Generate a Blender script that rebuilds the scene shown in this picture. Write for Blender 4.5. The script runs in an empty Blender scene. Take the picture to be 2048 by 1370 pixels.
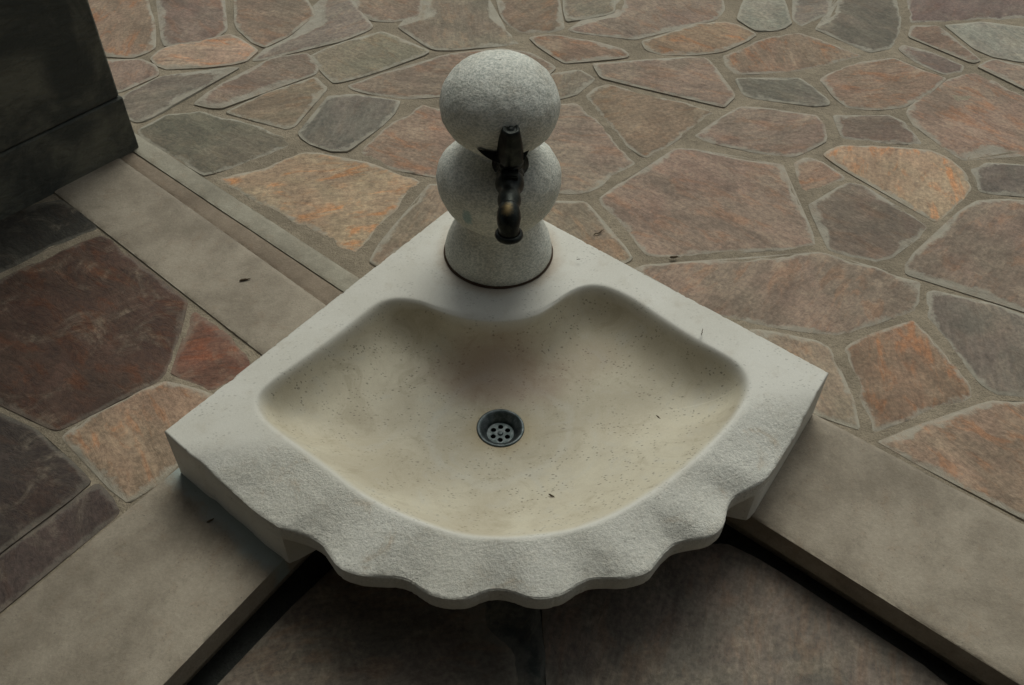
import bpy, bmesh, math, random
import numpy as np
from mathutils import Vector, Matrix, noise
from mathutils.geometry import delaunay_2d_cdt

sc = bpy.context.scene
# ------------------------------------------------------------------ camera
FPX, CX, CY = 1890.0, 1024.0, 685.0            # focal length and centre, in pixels of a 2048 x 1370 frame
DX, DY = 980.0 - CX, 2455.0 - CY               # where plumb lines meet
PITCH = math.atan2(FPX, math.hypot(DX, DY))
EYE = np.array([0.0, -1.0, 1.32])
fw = np.array([0, math.cos(PITCH), -math.sin(PITCH)])
up0 = np.array([0, math.sin(PITCH), math.cos(PITCH)])
r0 = np.array([1.0, 0, 0])
ux, uy = DX / math.hypot(DX, DY), DY / math.hypot(DX, DY)
ex = -up0 * ux + r0 * uy
ey = -up0 * uy - r0 * ux

def at(x, y, z=0.0):
    """ground survey: point of the horizontal plane z seen at pixel x, y"""
    d = fw * FPX + ex * (x - CX) + ey * (y - CY)
    return EYE + d * ((z - EYE[2]) / d[2])

cam_data = bpy.data.cameras.new('camera')
cam = bpy.data.objects.new('camera', cam_data)
sc.collection.objects.link(cam)
M = Matrix.Identity(4)
for i in range(3):
    M[i][0], M[i][1], M[i][2], M[i][3] = ex[i], -ey[i], -fw[i], EYE[i]
cam.matrix_world = M
cam_data.sensor_width = 36
cam_data.lens = 36 * FPX / 2048
cam_data.clip_start = 0.02
cam_data.clip_end = 200
sc.camera = cam

# ------------------------------------------------------------------ light
SUN_EL, SUN_AZ = 52, 8                 # azimuth from +Y towards +X
world = bpy.data.worlds.new('World')
sc.world = world
world.use_nodes = True
wn = world.node_tree.nodes
bg = wn['Background']
sky = wn.new('ShaderNodeTexSky')
sky.sky_type = 'NISHITA'
sky.sun_disc = False
sky.sun_elevation = math.radians(SUN_EL)
sky.sun_rotation = math.radians(SUN_AZ)
sky.air_density = 1.0
sky.dust_density = 5.0
sky.ozone_density = 1.0
hs = wn.new('ShaderNodeHueSaturation')
hs.inputs['Saturation'].default_value = 0.35     # overcast: nearly white sky
tint = wn.new('ShaderNodeMix'); tint.data_type = 'RGBA'; tint.blend_type = 'MULTIPLY'
tint.inputs[0].default_value = 1.0
tint.inputs[7].default_value = (0.95, 1.0, 0.965, 1)
world.node_tree.links.new(sky.outputs[0], hs.inputs['Color'])
world.node_tree.links.new(hs.outputs[0], tint.inputs[6])
world.node_tree.links.new(tint.outputs[2], bg.inputs['Color'])
bg.inputs['Strength'].default_value = 0.085
sun_data = bpy.data.lights.new('sun', 'SUN')
sun_data.energy = 1.15
sun_data.angle = math.radians(35)
sun_data.color = (0.98, 1.0, 0.92)
sun = bpy.data.objects.new('sun', sun_data)
sc.collection.objects.link(sun)
el, az = math.radians(SUN_EL), math.radians(SUN_AZ)
sd = Vector((math.sin(az) * math.cos(el), math.cos(az) * math.cos(el), math.sin(el)))
sun.rotation_euler = sd.to_track_quat('Z', 'Y').to_euler()
sun.location = sd * 6
vs = sc.view_settings
vs.view_transform = 'Standard'
vs.look = 'None'
vs.exposure = -0.06
vs.gamma = 1
vs.use_curve_mapping = False

# ------------------------------------------------------------------ helpers
def link(name, me, mats=(), parent=None, loc=None):
    o = bpy.data.objects.new(name, me)
    sc.collection.objects.link(o)
    for m in mats if isinstance(mats, (list, tuple)) else [mats]:
        me.materials.append(m)
    if loc is not None:
        o.location = loc
    if parent is not None:
        o.parent = parent
    return o

def mesh(name, verts, faces, smooth=False):
    me = bpy.data.meshes.new(name)
    me.from_pydata([tuple(map(float, v)) for v in verts], [], [tuple(map(int, f)) for f in faces])
    if smooth:
        me.polygons.foreach_set('use_smooth', [True] * len(me.polygons))
    me.update()
    return me

def empty(name, loc=(0, 0, 0), parent=None):
    o = bpy.data.objects.new(name, None)
    sc.collection.objects.link(o)
    o.location = loc
    o.empty_display_size = 0.05
    if parent: o.parent = parent
    return o

def tag(o, label=None, cat=None, group=None, kind=None):
    for k, v in (('label', label), ('category', cat), ('group', group), ('kind', kind)):
        if v: o[k] = v
    return o

def attr(me, name, vals):
    a = me.attributes.new(name, 'FLOAT', 'POINT')
    a.data.foreach_set('value', [float(v) for v in vals])

def nz(x, y, z=0.0): return noise.noise(Vector((x, y, z)))

class NT:
    """small node-tree builder"""
    def __init__(s, name, rough=0.85, spec=0.3):
        s.m = bpy.data.materials.new(name)
        s.m.use_nodes = True
        s.n, s.l = s.m.node_tree.nodes, s.m.node_tree.links
        s.b = s.n['Principled BSDF']
        s.b.inputs['Roughness'].default_value = rough
        s.b.inputs['Specular IOR Level'].default_value = spec
        s.tc = s.n.new('ShaderNodeTexCoord').outputs['Object']
        s.pos = s.n.new('ShaderNodeNewGeometry').outputs['Position']
    def put(s, sock, v):
        if hasattr(v, 'is_linked') or isinstance(v, bpy.types.NodeSocket): s.l.new(v, sock)
        else: sock.default_value = v
    def vmath(s, op, a, b=None, scale=None):
        n = s.n.new('ShaderNodeVectorMath'); n.operation = op
        s.put(n.inputs[0], a)
        if b is not None: s.put(n.inputs[1], b)
        if scale is not None: s.put(n.inputs['Scale'], scale)
        return n.outputs['Value'] if op in ('LENGTH', 'DISTANCE') else n.outputs[0]
    def noise(s, vec, scale, detail=6, rough=0.55, dist=0.0, out='Fac'):
        n = s.n.new('ShaderNodeTexNoise')
        s.put(n.inputs['Vector'], vec)
        n.inputs['Scale'].default_value = scale
        n.inputs['Detail'].default_value = detail
        n.inputs['Roughness'].default_value = rough
        n.inputs['Distortion'].default_value = dist
        return n.outputs[out]
    def voro(s, vec, scale, feature='F1', rnd=1.0):
        n = s.n.new('ShaderNodeTexVoronoi'); n.feature = feature
        s.put(n.inputs['Vector'], vec)
        n.inputs['Scale'].default_value = scale
        n.inputs['Randomness'].default_value = rnd
        return n.outputs['Distance']
    def ramp(s, fac, a, b, lo=0.0, hi=1.0):
        n = s.n.new('ShaderNodeMapRange'); n.interpolation_type = 'SMOOTHSTEP'
        s.put(n.inputs['Value'], fac)
        n.inputs['From Min'].default_value = a; n.inputs['From Max'].default_value = b
        n.inputs['To Min'].default_value = lo; n.inputs['To Max'].default_value = hi
        return n.outputs[0]
    def math(s, op, a, b=0.0, clamp=False):
        n = s.n.new('ShaderNodeMath'); n.operation = op; n.use_clamp = clamp
        s.put(n.inputs[0], a); s.put(n.inputs[1], b)
        return n.outputs[0]
    def mix(s, fac, a, b, mode='MIX'):
        n = s.n.new('ShaderNodeMix'); n.data_type = 'RGBA'; n.blend_type = mode
        s.put(n.inputs[0], fac)
        for k, v in ((6, a), (7, b)):
            if isinstance(v, (tuple, list)) and len(v) == 3: v = (*v, 1)
            s.put(n.inputs[k], v)
        return n.outputs[2]
    def attr(s, name):
        n = s.n.new('ShaderNodeAttribute'); n.attribute_name = name
        return n.outputs['Fac']
    def bump(s, h, strength, dist, prev=None):
        n = s.n.new('ShaderNodeBump')
        s.put(n.inputs['Strength'], strength); n.inputs['Distance'].default_value = dist
        s.put(n.inputs['Height'], h)
        if prev is not None: s.put(n.inputs['Normal'], prev)
        return n.outputs[0]
    def done(s, col, nrm=None, rough=None):
        s.put(s.b.inputs['Base Color'], col if not (isinstance(col, tuple) and len(col) == 3) else (*col, 1))
        if nrm is not None: s.put(s.b.inputs['Normal'], nrm)
        if rough is not None: s.put(s.b.inputs['Roughness'], rough)
        return s.m
    def stretch(s, vec, v):
        return s.vmath('MULTIPLY', vec, v)

MORTAR = (0.300, 0.250, 0.182)

def flag_material(name='flagstone', smear_k=0.78):
    t = NT(name, 0.8, 0.25)
    oi = t.n.new('ShaderNodeObjectInfo')
    off = t.vmath('SCALE', (17.0, 31.0, 11.0), scale=oi.outputs['Random'])
    rot = t.n.new('ShaderNodeVectorRotate'); rot.rotation_type = 'Z_AXIS'
    t.put(rot.inputs['Vector'], t.tc); t.put(rot.inputs['Angle'], t.math('MULTIPLY', oi.outputs['Random'], 9.0))
    p = t.vmath('ADD', rot.outputs[0], off)
    base, rust = oi.outputs['Color'], oi.outputs['Alpha']
    big = t.noise(p, 5.5, 5, 0.6, 0.6)
    mid = t.noise(t.stretch(p, (0.55, 1.5, 1)), 16, 7, 0.68, 0.8)
    fine = t.noise(p, 110, 6, 0.7)
    warm = t.mix(1.0, base, (1.26, 0.88, 0.62), 'MULTIPLY')
    cool = t.mix(1.0, base, (0.90, 0.97, 0.96), 'MULTIPLY')
    pale = t.mix(0.45, base, (0.42, 0.36, 0.26))
    c = t.mix(t.ramp(big, 0.40, 0.62), cool, base)
    c = t.mix(t.math('MULTIPLY', t.ramp(mid, 0.50, 0.64), rust), c, warm)
    vein = t.noise(t.vmath('ADD', p, (5.0, 2.0, 0.0)), 9, 8, 0.72, 1.2)
    c = t.mix(t.math('MULTIPLY', t.ramp(vein, 0.50, 0.68), 0.6), c, pale)
    dirt = t.noise(t.vmath('ADD', p, (1.0, 9.0, 0.0)), 26, 6, 0.7, 0.4)
    c = t.mix(t.ramp(dirt, 0.52, 0.75, 0, 0.5), c, t.mix(1.0, base, (0.42, 0.40, 0.42), 'MULTIPLY'))
    blot = t.noise(t.stretch(t.vmath('ADD', p, (9.0, 9.0, 2.0)), (0.8, 1.3, 1)), 7, 7, 0.7, 0.9)
    c = t.mix(0.75, c, t.mix(1.0, c, t.mix(t.ramp(blot, 0.36, 0.64), (0.78, 0.77, 0.77), (1.24, 1.22, 1.20)), 'MULTIPLY'))
    strk = t.noise(t.stretch(p, (0.35, 2.6, 1)), 34, 6, 0.7, 1.2)
    c = t.mix(0.28, c, t.mix(1.0, c, t.mix(t.ramp(strk, 0.38, 0.62), (0.72, 0.70, 0.70), (1.26, 1.26, 1.24)), 'MULTIPLY'))
    pits = t.ramp(t.voro(t.vmath('ADD', p, t.vmath('SCALE', t.noise(p, 30, 2, 0.5, 0, 'Color'), scale=0.03)), 38), 0.0, 0.16)
    pitmask = t.math('MULTIPLY', t.math('SUBTRACT', 1.0, pits), t.ramp(big, 0.5, 0.6))
    c = t.mix(t.math('MULTIPLY', pitmask, 0.45), c, t.mix(1.0, base, (0.35, 0.3, 0.28), 'MULTIPLY'))
    c = t.mix(0.7, c, t.mix(1.0, c, t.mix(t.ramp(fine, 0.3, 0.7), (0.6, 0.6, 0.6), (1.35, 1.35, 1.35)), 'MULTIPLY'))
    # cement smeared over the rim of each stone
    e = t.attr('edge')
    wob = t.math('MULTIPLY', t.math('SUBTRACT', t.noise(p, 9, 5, 0.72), 0.47), 0.085)
    wob2 = t.math('MULTIPLY', t.math('SUBTRACT', t.noise(p, 70, 5, 0.75), 0.5), 0.022)
    e2 = t.math('SUBTRACT', t.math('SUBTRACT', e, wob), wob2)
    smear = t.math('SUBTRACT', 1.0, t.ramp(e2, -0.002, 0.009))
    line = t.math('MULTIPLY', t.math('SUBTRACT', 1.0, t.ramp(e, 0.003, 0.009)), t.ramp(t.noise(t.vmath('ADD', p, (3.0, 0.0, 5.0)), 16, 5, 0.75), 0.36, 0.50))
    smear = t.math('MAXIMUM', t.math('MULTIPLY', smear, t.ramp(t.noise(p, 45, 4, 0.7), 0.3, 0.6, 0.45, 1)), line)
    c = t.mix(t.math('MULTIPLY', smear, smear_k), c, t.mix(t.noise(p, 28, 5, 0.7), (0.28, 0.25, 0.19), (0.46, 0.43, 0.355)))
    n1 = t.bump(t.noise(t.stretch(p, (0.7, 1.2, 1)), 22, 9, 0.68, 0.6), 0.75, 0.007)
    n2 = t.bump(t.noise(p, 260, 4, 0.7), 0.5, 0.0012, n1)
    n3 = t.bump(pits, 0.35, 0.002, n2)
    return t.done(c, n3, t.ramp(fine, 0.3, 0.7, 0.68, 0.92))

def mortar_material(name, col, dark=0.5):
    t = NT(name, 0.92, 0.15)
    p = t.tc
    a = t.noise(p, 7, 6, 0.65, 0.4); b = t.noise(p, 45, 6, 0.7); f = t.noise(p, 300, 3, 0.6)
    c = t.mix(t.ramp(a, 0.35, 0.68), tuple(v * 0.78 for v in col), tuple(v * 1.12 for v in col))
    c = t.mix(t.ramp(b, 0.50, 0.78, 0, dark), c, tuple(v * 0.5 for v in col))
    c = t.mix(0.6, c, t.mix(1.0, c, t.mix(f, (0.5, 0.5, 0.5), (1.5, 1.5, 1.5)), 'MULTIPLY'))
    gr = t.voro(p, 260)
    c = t.mix(t.math('MULTIPLY', t.math('SUBTRACT', 1.0, t.ramp(gr, 0.10, 0.30)), t.ramp(b, 0.4, 0.6, 0, 0.7)), c, tuple(v * 0.45 for v in col))
    br = t.noise(t.stretch(p, (1.0, 0.25, 1)), 120, 4, 0.7, 1.5)
    c = t.mix(t.ramp(br, 0.55, 0.7, 0, 0.4), c, tuple(v * 1.4 for v in col))
    n = t.bump(b, 0.9, 0.008); n = t.bump(br, 0.5, 0.002, n); n = t.bump(gr, 0.5, 0.0012, n); n = t.bump(f, 0.6, 0.0015, n)
    return t.done(c, n)

def lime_slab_material(name, col):
    t = NT(name, 0.8, 0.25)
    p = t.tc
    a = t.noise(p, 4.5, 9, 0.72, 0.15); b = t.noise(p, 26, 8, 0.78, 0.2); f = t.noise(p, 240, 4, 0.65)
    c = t.mix(t.ramp(a, 0.36, 0.66), tuple(x * y for x, y in zip(col, (0.72, 0.70, 0.68))), tuple(x * y for x, y in zip(col, (1.16, 1.16, 1.16))))
    c = t.mix(t.ramp(b, 0.52, 0.74, 0, 0.45), c, tuple(x * y for x, y in zip(col, (0.80, 0.62, 0.5))))
    d = t.noise(t.vmath('ADD', p, (3.0, 7.0, 0)), 15, 9, 0.80, 0.2)
    c = t.mix(t.ramp(d, 0.54, 0.70, 0, 0.45), c, tuple(x * y for x, y in zip(col, (0.55, 0.54, 0.52))))
    c = t.mix(0.6, c, t.mix(1.0, c, t.mix(f, (0.55, 0.55, 0.55), (1.45, 1.45, 1.45)), 'MULTIPLY'))
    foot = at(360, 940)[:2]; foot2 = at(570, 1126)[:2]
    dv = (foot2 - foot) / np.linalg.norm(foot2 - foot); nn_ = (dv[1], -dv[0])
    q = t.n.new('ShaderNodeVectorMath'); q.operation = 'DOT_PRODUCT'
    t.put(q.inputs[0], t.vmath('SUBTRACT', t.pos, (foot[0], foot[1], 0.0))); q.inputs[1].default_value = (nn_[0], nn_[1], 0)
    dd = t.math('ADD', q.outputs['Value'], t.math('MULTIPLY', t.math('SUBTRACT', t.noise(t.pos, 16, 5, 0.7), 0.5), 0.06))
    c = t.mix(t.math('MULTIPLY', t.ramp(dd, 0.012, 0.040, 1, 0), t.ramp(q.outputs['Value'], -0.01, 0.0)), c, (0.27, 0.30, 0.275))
    po = t.math('MULTIPLY', t.math('SUBTRACT', 1.0, t.ramp(t.voro(p, 150), 0.12, 0.26)), t.ramp(t.noise(p, 24, 4, 0.7), 0.48, 0.62, 0, 0.45))
    c = t.mix(po, c, tuple(v * 0.45 for v in col))
    sp = t.ramp(t.voro(p, 42), 0.03, 0.07)
    c = t.mix(t.math('MULTIPLY', t.math('SUBTRACT', 1.0, sp), 0.5), c, (0.09, 0.075, 0.06))
    n = t.bump(b, 0.5, 0.004); n = t.bump(f, 0.5, 0.0010, n)
    return t.done(c, n)

def basin_material():
    t = NT('carved_limestone', 0.62, 0.3)
    p = t.tc
    r = t.attr('rough')            # 1 where the mason left the stone bush-hammered
    bowl = t.attr('bowl')          # 1 inside the worn, stained bowl
    a = t.noise(p, 4, 6, 0.6, 0.3); f = t.noise(p, 210, 5, 0.7); g = t.noise(p, 520, 3, 0.7)
    white = t.mix(t.ramp(a, 0.35, 0.68), (0.540, 0.517, 0.450), (0.615, 0.597, 0.535))
    cream = t.mix(t.ramp(t.noise(p, 6, 5, 0.65, 0.5), 0.35, 0.7), (0.450, 0.398, 0.295), (0.560, 0.512, 0.395))
    film = t.noise(t.vmath('ADD', p, (6.0, 2.0, 0.0)), 13, 8, 0.72, 1.2)
    cream = t.mix(t.ramp(film, 0.50, 0.70, 0, 0.4), cream, (0.50, 0.485, 0.43))
    cream = t.mix(t.ramp(film, 0.48, 0.34, 0, 0.35), cream, (0.30, 0.25, 0.165))
    q0 = t.vmath('LENGTH', t.vmath('MULTIPLY', t.vmath('SUBTRACT', p, (float(at(1001, 856, .03)[0]), float(at(1001, 856, .03)[1]), 0.0)), (1, 1, 0)))
    tide = t.math('ADD', q0, t.math('MULTIPLY', t.math('SUBTRACT', t.noise(p, 7, 5, 0.65), 0.5), 0.10))
    ringm = t.math('MULTIPLY', t.ramp(tide, 0.105, 0.118), t.ramp(tide, 0.134, 0.119))
    cream = t.mix(t.math('MULTIPLY', ringm, 0.28), cream, (0.56, 0.545, 0.48))
    c = t.mix(bowl, white, cream)
    c = t.mix(t.ramp(t.noise(p, 32, 6, 0.7), 0.5, 0.75, 0, 0.28), c, (0.40, 0.34, 0.25))
    # tiny dark shell pits
    pp = t.vmath('ADD', t.stretch(p, (1.0, 1.6, 1.0)), t.vmath('SCALE', t.noise(p, 60, 2, 0.5, 0, 'Color'), scale=0.012))
    keep = t.ramp(t.noise(t.vmath('ADD', p, (4.0, 4.0, 0)), 30, 3, 0.6), 0.46, 0.58)
    v1 = t.math('MULTIPLY', t.math('SUBTRACT', 1.0, t.ramp(t.voro(pp, 120), 0.16, 0.30)), keep)
    v2 = t.math('MULTIPLY', t.math('SUBTRACT', 1.0, t.ramp(t.voro(t.vmath('ADD', pp, (2.0, 1.0, 0)), 42), 0.06, 0.12)), 0.9)
    spots = t.math('MULTIPLY', t.math('MAXIMUM', v1, v2), t.math('ADD', t.math('MULTIPLY', bowl, 0.5), t.ramp(t.noise(p, 5, 4, 0.7), 0.35, 0.65, 0.1, 0.6)))
    c = t.mix(t.math('MULTIPLY', spots, 0.68), c, (0.14, 0.125, 0.10))
    # rust wash behind the drain, ring of rust round it
    for (x, y, rx, ry, k, col) in ((at(1005, 735, .06)[0], at(1005, 735, .06)[1], .15, .075, 0.55, (0.31, 0.20, 0.145)),
                                   (at(1002, 855, .03)[0], at(1002, 855, .03)[1], .075, .06, 0.5, (0.38, 0.28, 0.13)),
                                   (at(1170, 690, .08)[0], at(1170, 690, .08)[1], .10, .05, 0.25, (0.30, 0.2, 0.13))):
        q = t.vmath('MULTIPLY', t.vmath('SUBTRACT', p, (x, y, 0.0)), (1 / rx, 1 / ry, 0.0))
        d = t.math('ADD', t.vmath('LENGTH', q), t.math('MULTIPLY', t.math('SUBTRACT', t.noise(p, 22, 5, 0.7), 0.5), 0.7))
        m = t.math('MULTIPLY', t.math('MULTIPLY', t.ramp(d, 0.35, 1.15, 1, 0), k), bowl)
        c = t.mix(m, c, col)
    # rust spots on the lip
    lip = t.math('MULTIPLY', t.ramp(t.noise(t.vmath('ADD', p, (8.0, 1.0, 0)), 13, 5, 0.75, 0.6), 0.57, 0.72, 0, 0.5), r)
    c = t.mix(lip, c, (0.42, 0.30, 0.18))
    # brown tide mark round the foot of the post
    x, y = at(997, 503, .12)[:2]
    d = t.math('ADD', t.vmath('LENGTH', t.vmath('MULTIPLY', t.vmath('SUBTRACT', p, (x, y, 0.0)), (1, 1, 0))), t.math('MULTIPLY', t.math('SUBTRACT', t.noise(p, 18, 4, 0.7), 0.5), 0.05))
    c = t.mix(t.ramp(d, 0.098, 0.132, 0.55, 0), c, (0.36, 0.26, 0.17))
    c = t.mix(t.math('MULTIPLY', r, 0.55), c, t.mix(1.0, c, t.mix(t.ramp(f, 0.35, 0.65), (0.76, 0.78, 0.78), (1.16, 1.16, 1.16)), 'MULTIPLY'))
    c = t.mix(0.5, c, t.mix(1.0, c, t.mix(g, (0.65, 0.65, 0.65), (1.35, 1.35, 1.35)), 'MULTIPLY'))
    n = t.bump(t.noise(p, 190, 5, 0.75), t.math('ADD', t.math('MULTIPLY', r, 0.85), 0.05), 0.0035)
    n = t.bump(g, 0.25, 0.0005, n)
    return t.done(c, n)

def post_material():
    t = NT('hammered_limestone', 0.85, 0.2)
    p = t.tc
    f = t.noise(t.stretch(p, (1, 1, 1.8)), 210, 6, 0.75); a = t.noise(p, 9, 6, 0.65, 0.5)
    c = t.mix(t.ramp(a, 0.35, 0.68), (0.57, 0.555, 0.490), (0.70, 0.695, 0.635))
    c = t.mix(t.ramp(t.noise(t.vmath('ADD', p, (2.0, 2.0, 5.0)), 14, 6, 0.7), 0.52, 0.72, 0, 0.35), c, (0.29, 0.225, 0.15))
    c = t.mix(0.8, c, t.mix(1.0, c, t.mix(t.ramp(f, 0.36, 0.62), (0.55, 0.60, 0.59), (1.24, 1.23, 1.22)), 'MULTIPLY'))
    # verdigris drip beside the tap
    q = t.vmath('MULTIPLY', t.vmath('SUBTRACT', p, (-0.052, -0.088, 0.156)), (1 / 0.012, 1 / 0.03, 1 / 0.024))
    d = t.math('ADD', t.vmath('LENGTH', q), t.math('MULTIPLY', t.math('SUBTRACT', t.noise(p, 60, 4, 0.7), 0.5), 1.6))
    c = t.mix(t.ramp(d, 0.5, 1.0, 0.6, 0), c, (0.17, 0.31, 0.32))
    n = t.bump(f, 0.7, 0.003); n = t.bump(t.noise(p, 30, 4, 0.6), 0.4, 0.006, n)
    return t.done(c, n)

def bronze_material(name, worn=False):
    t = NT(name, 0.42, 0.5)
    t.b.inputs['Metallic'].default_value = 0.75
    p = t.tc
    c = t.mix(t.ramp(t.noise(p, 60, 5, 0.7), 0.4, 0.7), (0.012, 0.014, 0.013), (0.035, 0.038, 0.030))
    if worn:
        q = t.vmath('MULTIPLY', t.vmath('SUBTRACT', p, WORN), (1 / 0.011, 1 / 0.014, 1 / 0.012))
        d = t.math('ADD', t.vmath('LENGTH', q), t.math('MULTIPLY', t.math('SUBTRACT', t.noise(p, 160, 4, 0.7), 0.5), 1.3))
        c = t.mix(t.ramp(d, 0.1, 1.2, 0.6, 0), c, (0.24, 0.16, 0.06))
    n = t.bump(t.noise(p, 200, 4, 0.6), 0.3, 0.0006)
    return t.done(c, n, t.ramp(t.noise(p, 80, 4, 0.6), 0.3, 0.7, 0.32, 0.55))

def steel_material():
    t = NT('dull_steel', 0.45, 0.5)
    t.b.inputs['Metallic'].default_value = 0.8
    c = t.mix(t.ramp(t.noise(t.tc, 90, 5, 0.7), 0.4, 0.65), (0.055, 0.070, 0.070), (0.125, 0.140, 0.142))
    return t.done(c, t.bump(t.noise(t.tc, 300, 3, 0.6), 0.3, 0.0004))

def plain(name, col, rough=0.9):
    t = NT(name, rough, 0.2)
    c = t.mix(t.noise(t.tc, 60, 5, 0.7), tuple(v * 0.7 for v in col), tuple(v * 1.3 for v in col))
    return t.done(c, t.bump(t.noise(t.tc, 120, 4, 0.6), 0.4, 0.001))

def pillar_material():
    t = NT('dark_pillar_stone', 0.88, 0.15)
    oi = t.n.new('ShaderNodeObjectInfo')
    p = t.vmath('ADD', t.tc, t.vmath('SCALE', (7.0, 3.0, 9.0), scale=oi.outputs['Random']))
    a = t.noise(p, 6, 6, 0.65, 0.6); b = t.noise(t.stretch(p, (1, 1, 3)), 24, 7, 0.7, 0.5)
    base = oi.outputs['Color']
    c = t.mix(t.ramp(a, 0.38, 0.66), t.mix(1.0, base, (0.6, 0.6, 0.6), 'MULTIPLY'), t.mix(1.0, base, (1.45, 1.35, 1.2), 'MULTIPLY'))
    c = t.mix(t.ramp(b, 0.5, 0.7, 0, 0.5), c, t.mix(1.0, base, (0.5, 0.48, 0.46), 'MULTIPLY'))
    n = t.bump(b, 0.8, 0.012)
    return t.done(c, n)

M_FLAG = flag_material()
M_FLAG_LOWSMEAR = flag_material('low_smear_flagstone', 0.22)  # same stone with little cement smear on its rims
M_MORTAR = mortar_material('mortar', MORTAR)
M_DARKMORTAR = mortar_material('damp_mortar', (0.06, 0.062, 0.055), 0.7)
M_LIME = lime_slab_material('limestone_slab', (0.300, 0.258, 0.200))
M_LIME_BROWN = lime_slab_material('brown_limestone', (0.225, 0.178, 0.130))
M_LIME_PALE = lime_slab_material('pale_limestone', (0.30, 0.275, 0.215))
M_BASIN = basin_material()
M_POST = post_material()
M_STEEL = steel_material()
M_PILLAR = pillar_material()
M_TWIG = plain('dry_twig', (0.07, 0.05, 0.03))
M_RUST = plain('rusty_joint', (0.07, 0.045, 0.03))
M_DARK = plain('drain_dark', (0.01, 0.01, 0.01))
M_BLOCK = plain('rough_concrete', (0.10, 0.095, 0.085))

# ------------------------------------------------------------------ irregular slabs
def seg_dist(P, poly):
    A = poly; B = np.roll(poly, -1, 0)
    d = B - A; L2 = (d ** 2).sum(1) + 1e-12
    t = np.clip(((P[:, None, :] - A) * d).sum(2) / L2, 0, 1)
    return np.sqrt((((A + t[..., None] * d) - P[:, None, :]) ** 2).sum(2)).min(1)

def inside(P, poly):
    x, y = P[:, 0], P[:, 1]
    r = np.zeros(len(P), bool)
    j = len(poly) - 1
    for i in range(len(poly)):
        xi, yi = poly[i]; xj, yj = poly[j]
        c = ((yi > y) != (yj > y)) & (x < (xj - xi) * (y - yi) / (yj - yi + 1e-15) + xi)
        r ^= c; j = i
    return r

def rough_outline(poly, step=0.009, amp=0.003, seed=0.0, chaikin=True):
    P = np.array(poly, float)
    if chaikin:
        B = np.roll(P, -1, 0); L = np.linalg.norm(B - P, axis=1)[:, None]
        k = np.minimum(0.25, 0.006 / L)
        P = np.stack([P + (B - P) * k, B - (B - P) * k], 1).reshape(-1, 2)
    out = []
    for a, b in zip(P, np.roll(P, -1, 0)):
        n = max(1, int(np.linalg.norm(b - a) / step))
        for i in range(n):
            q = a + (b - a) * i / n
            d = np.array([nz(q[0] * 14 + seed, q[1] * 14, 1.3) * 1.4 + nz(q[0] * 55, q[1] * 55 + seed, 4.1) * 0.8,
                          nz(q[0] * 14, q[1] * 14 + seed, 7.7) * 1.4 + nz(q[0] * 55 + seed, q[1] * 55, 9.1) * 0.8]) * amp
            out.append(q + d)
    return np.array(out)

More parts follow.
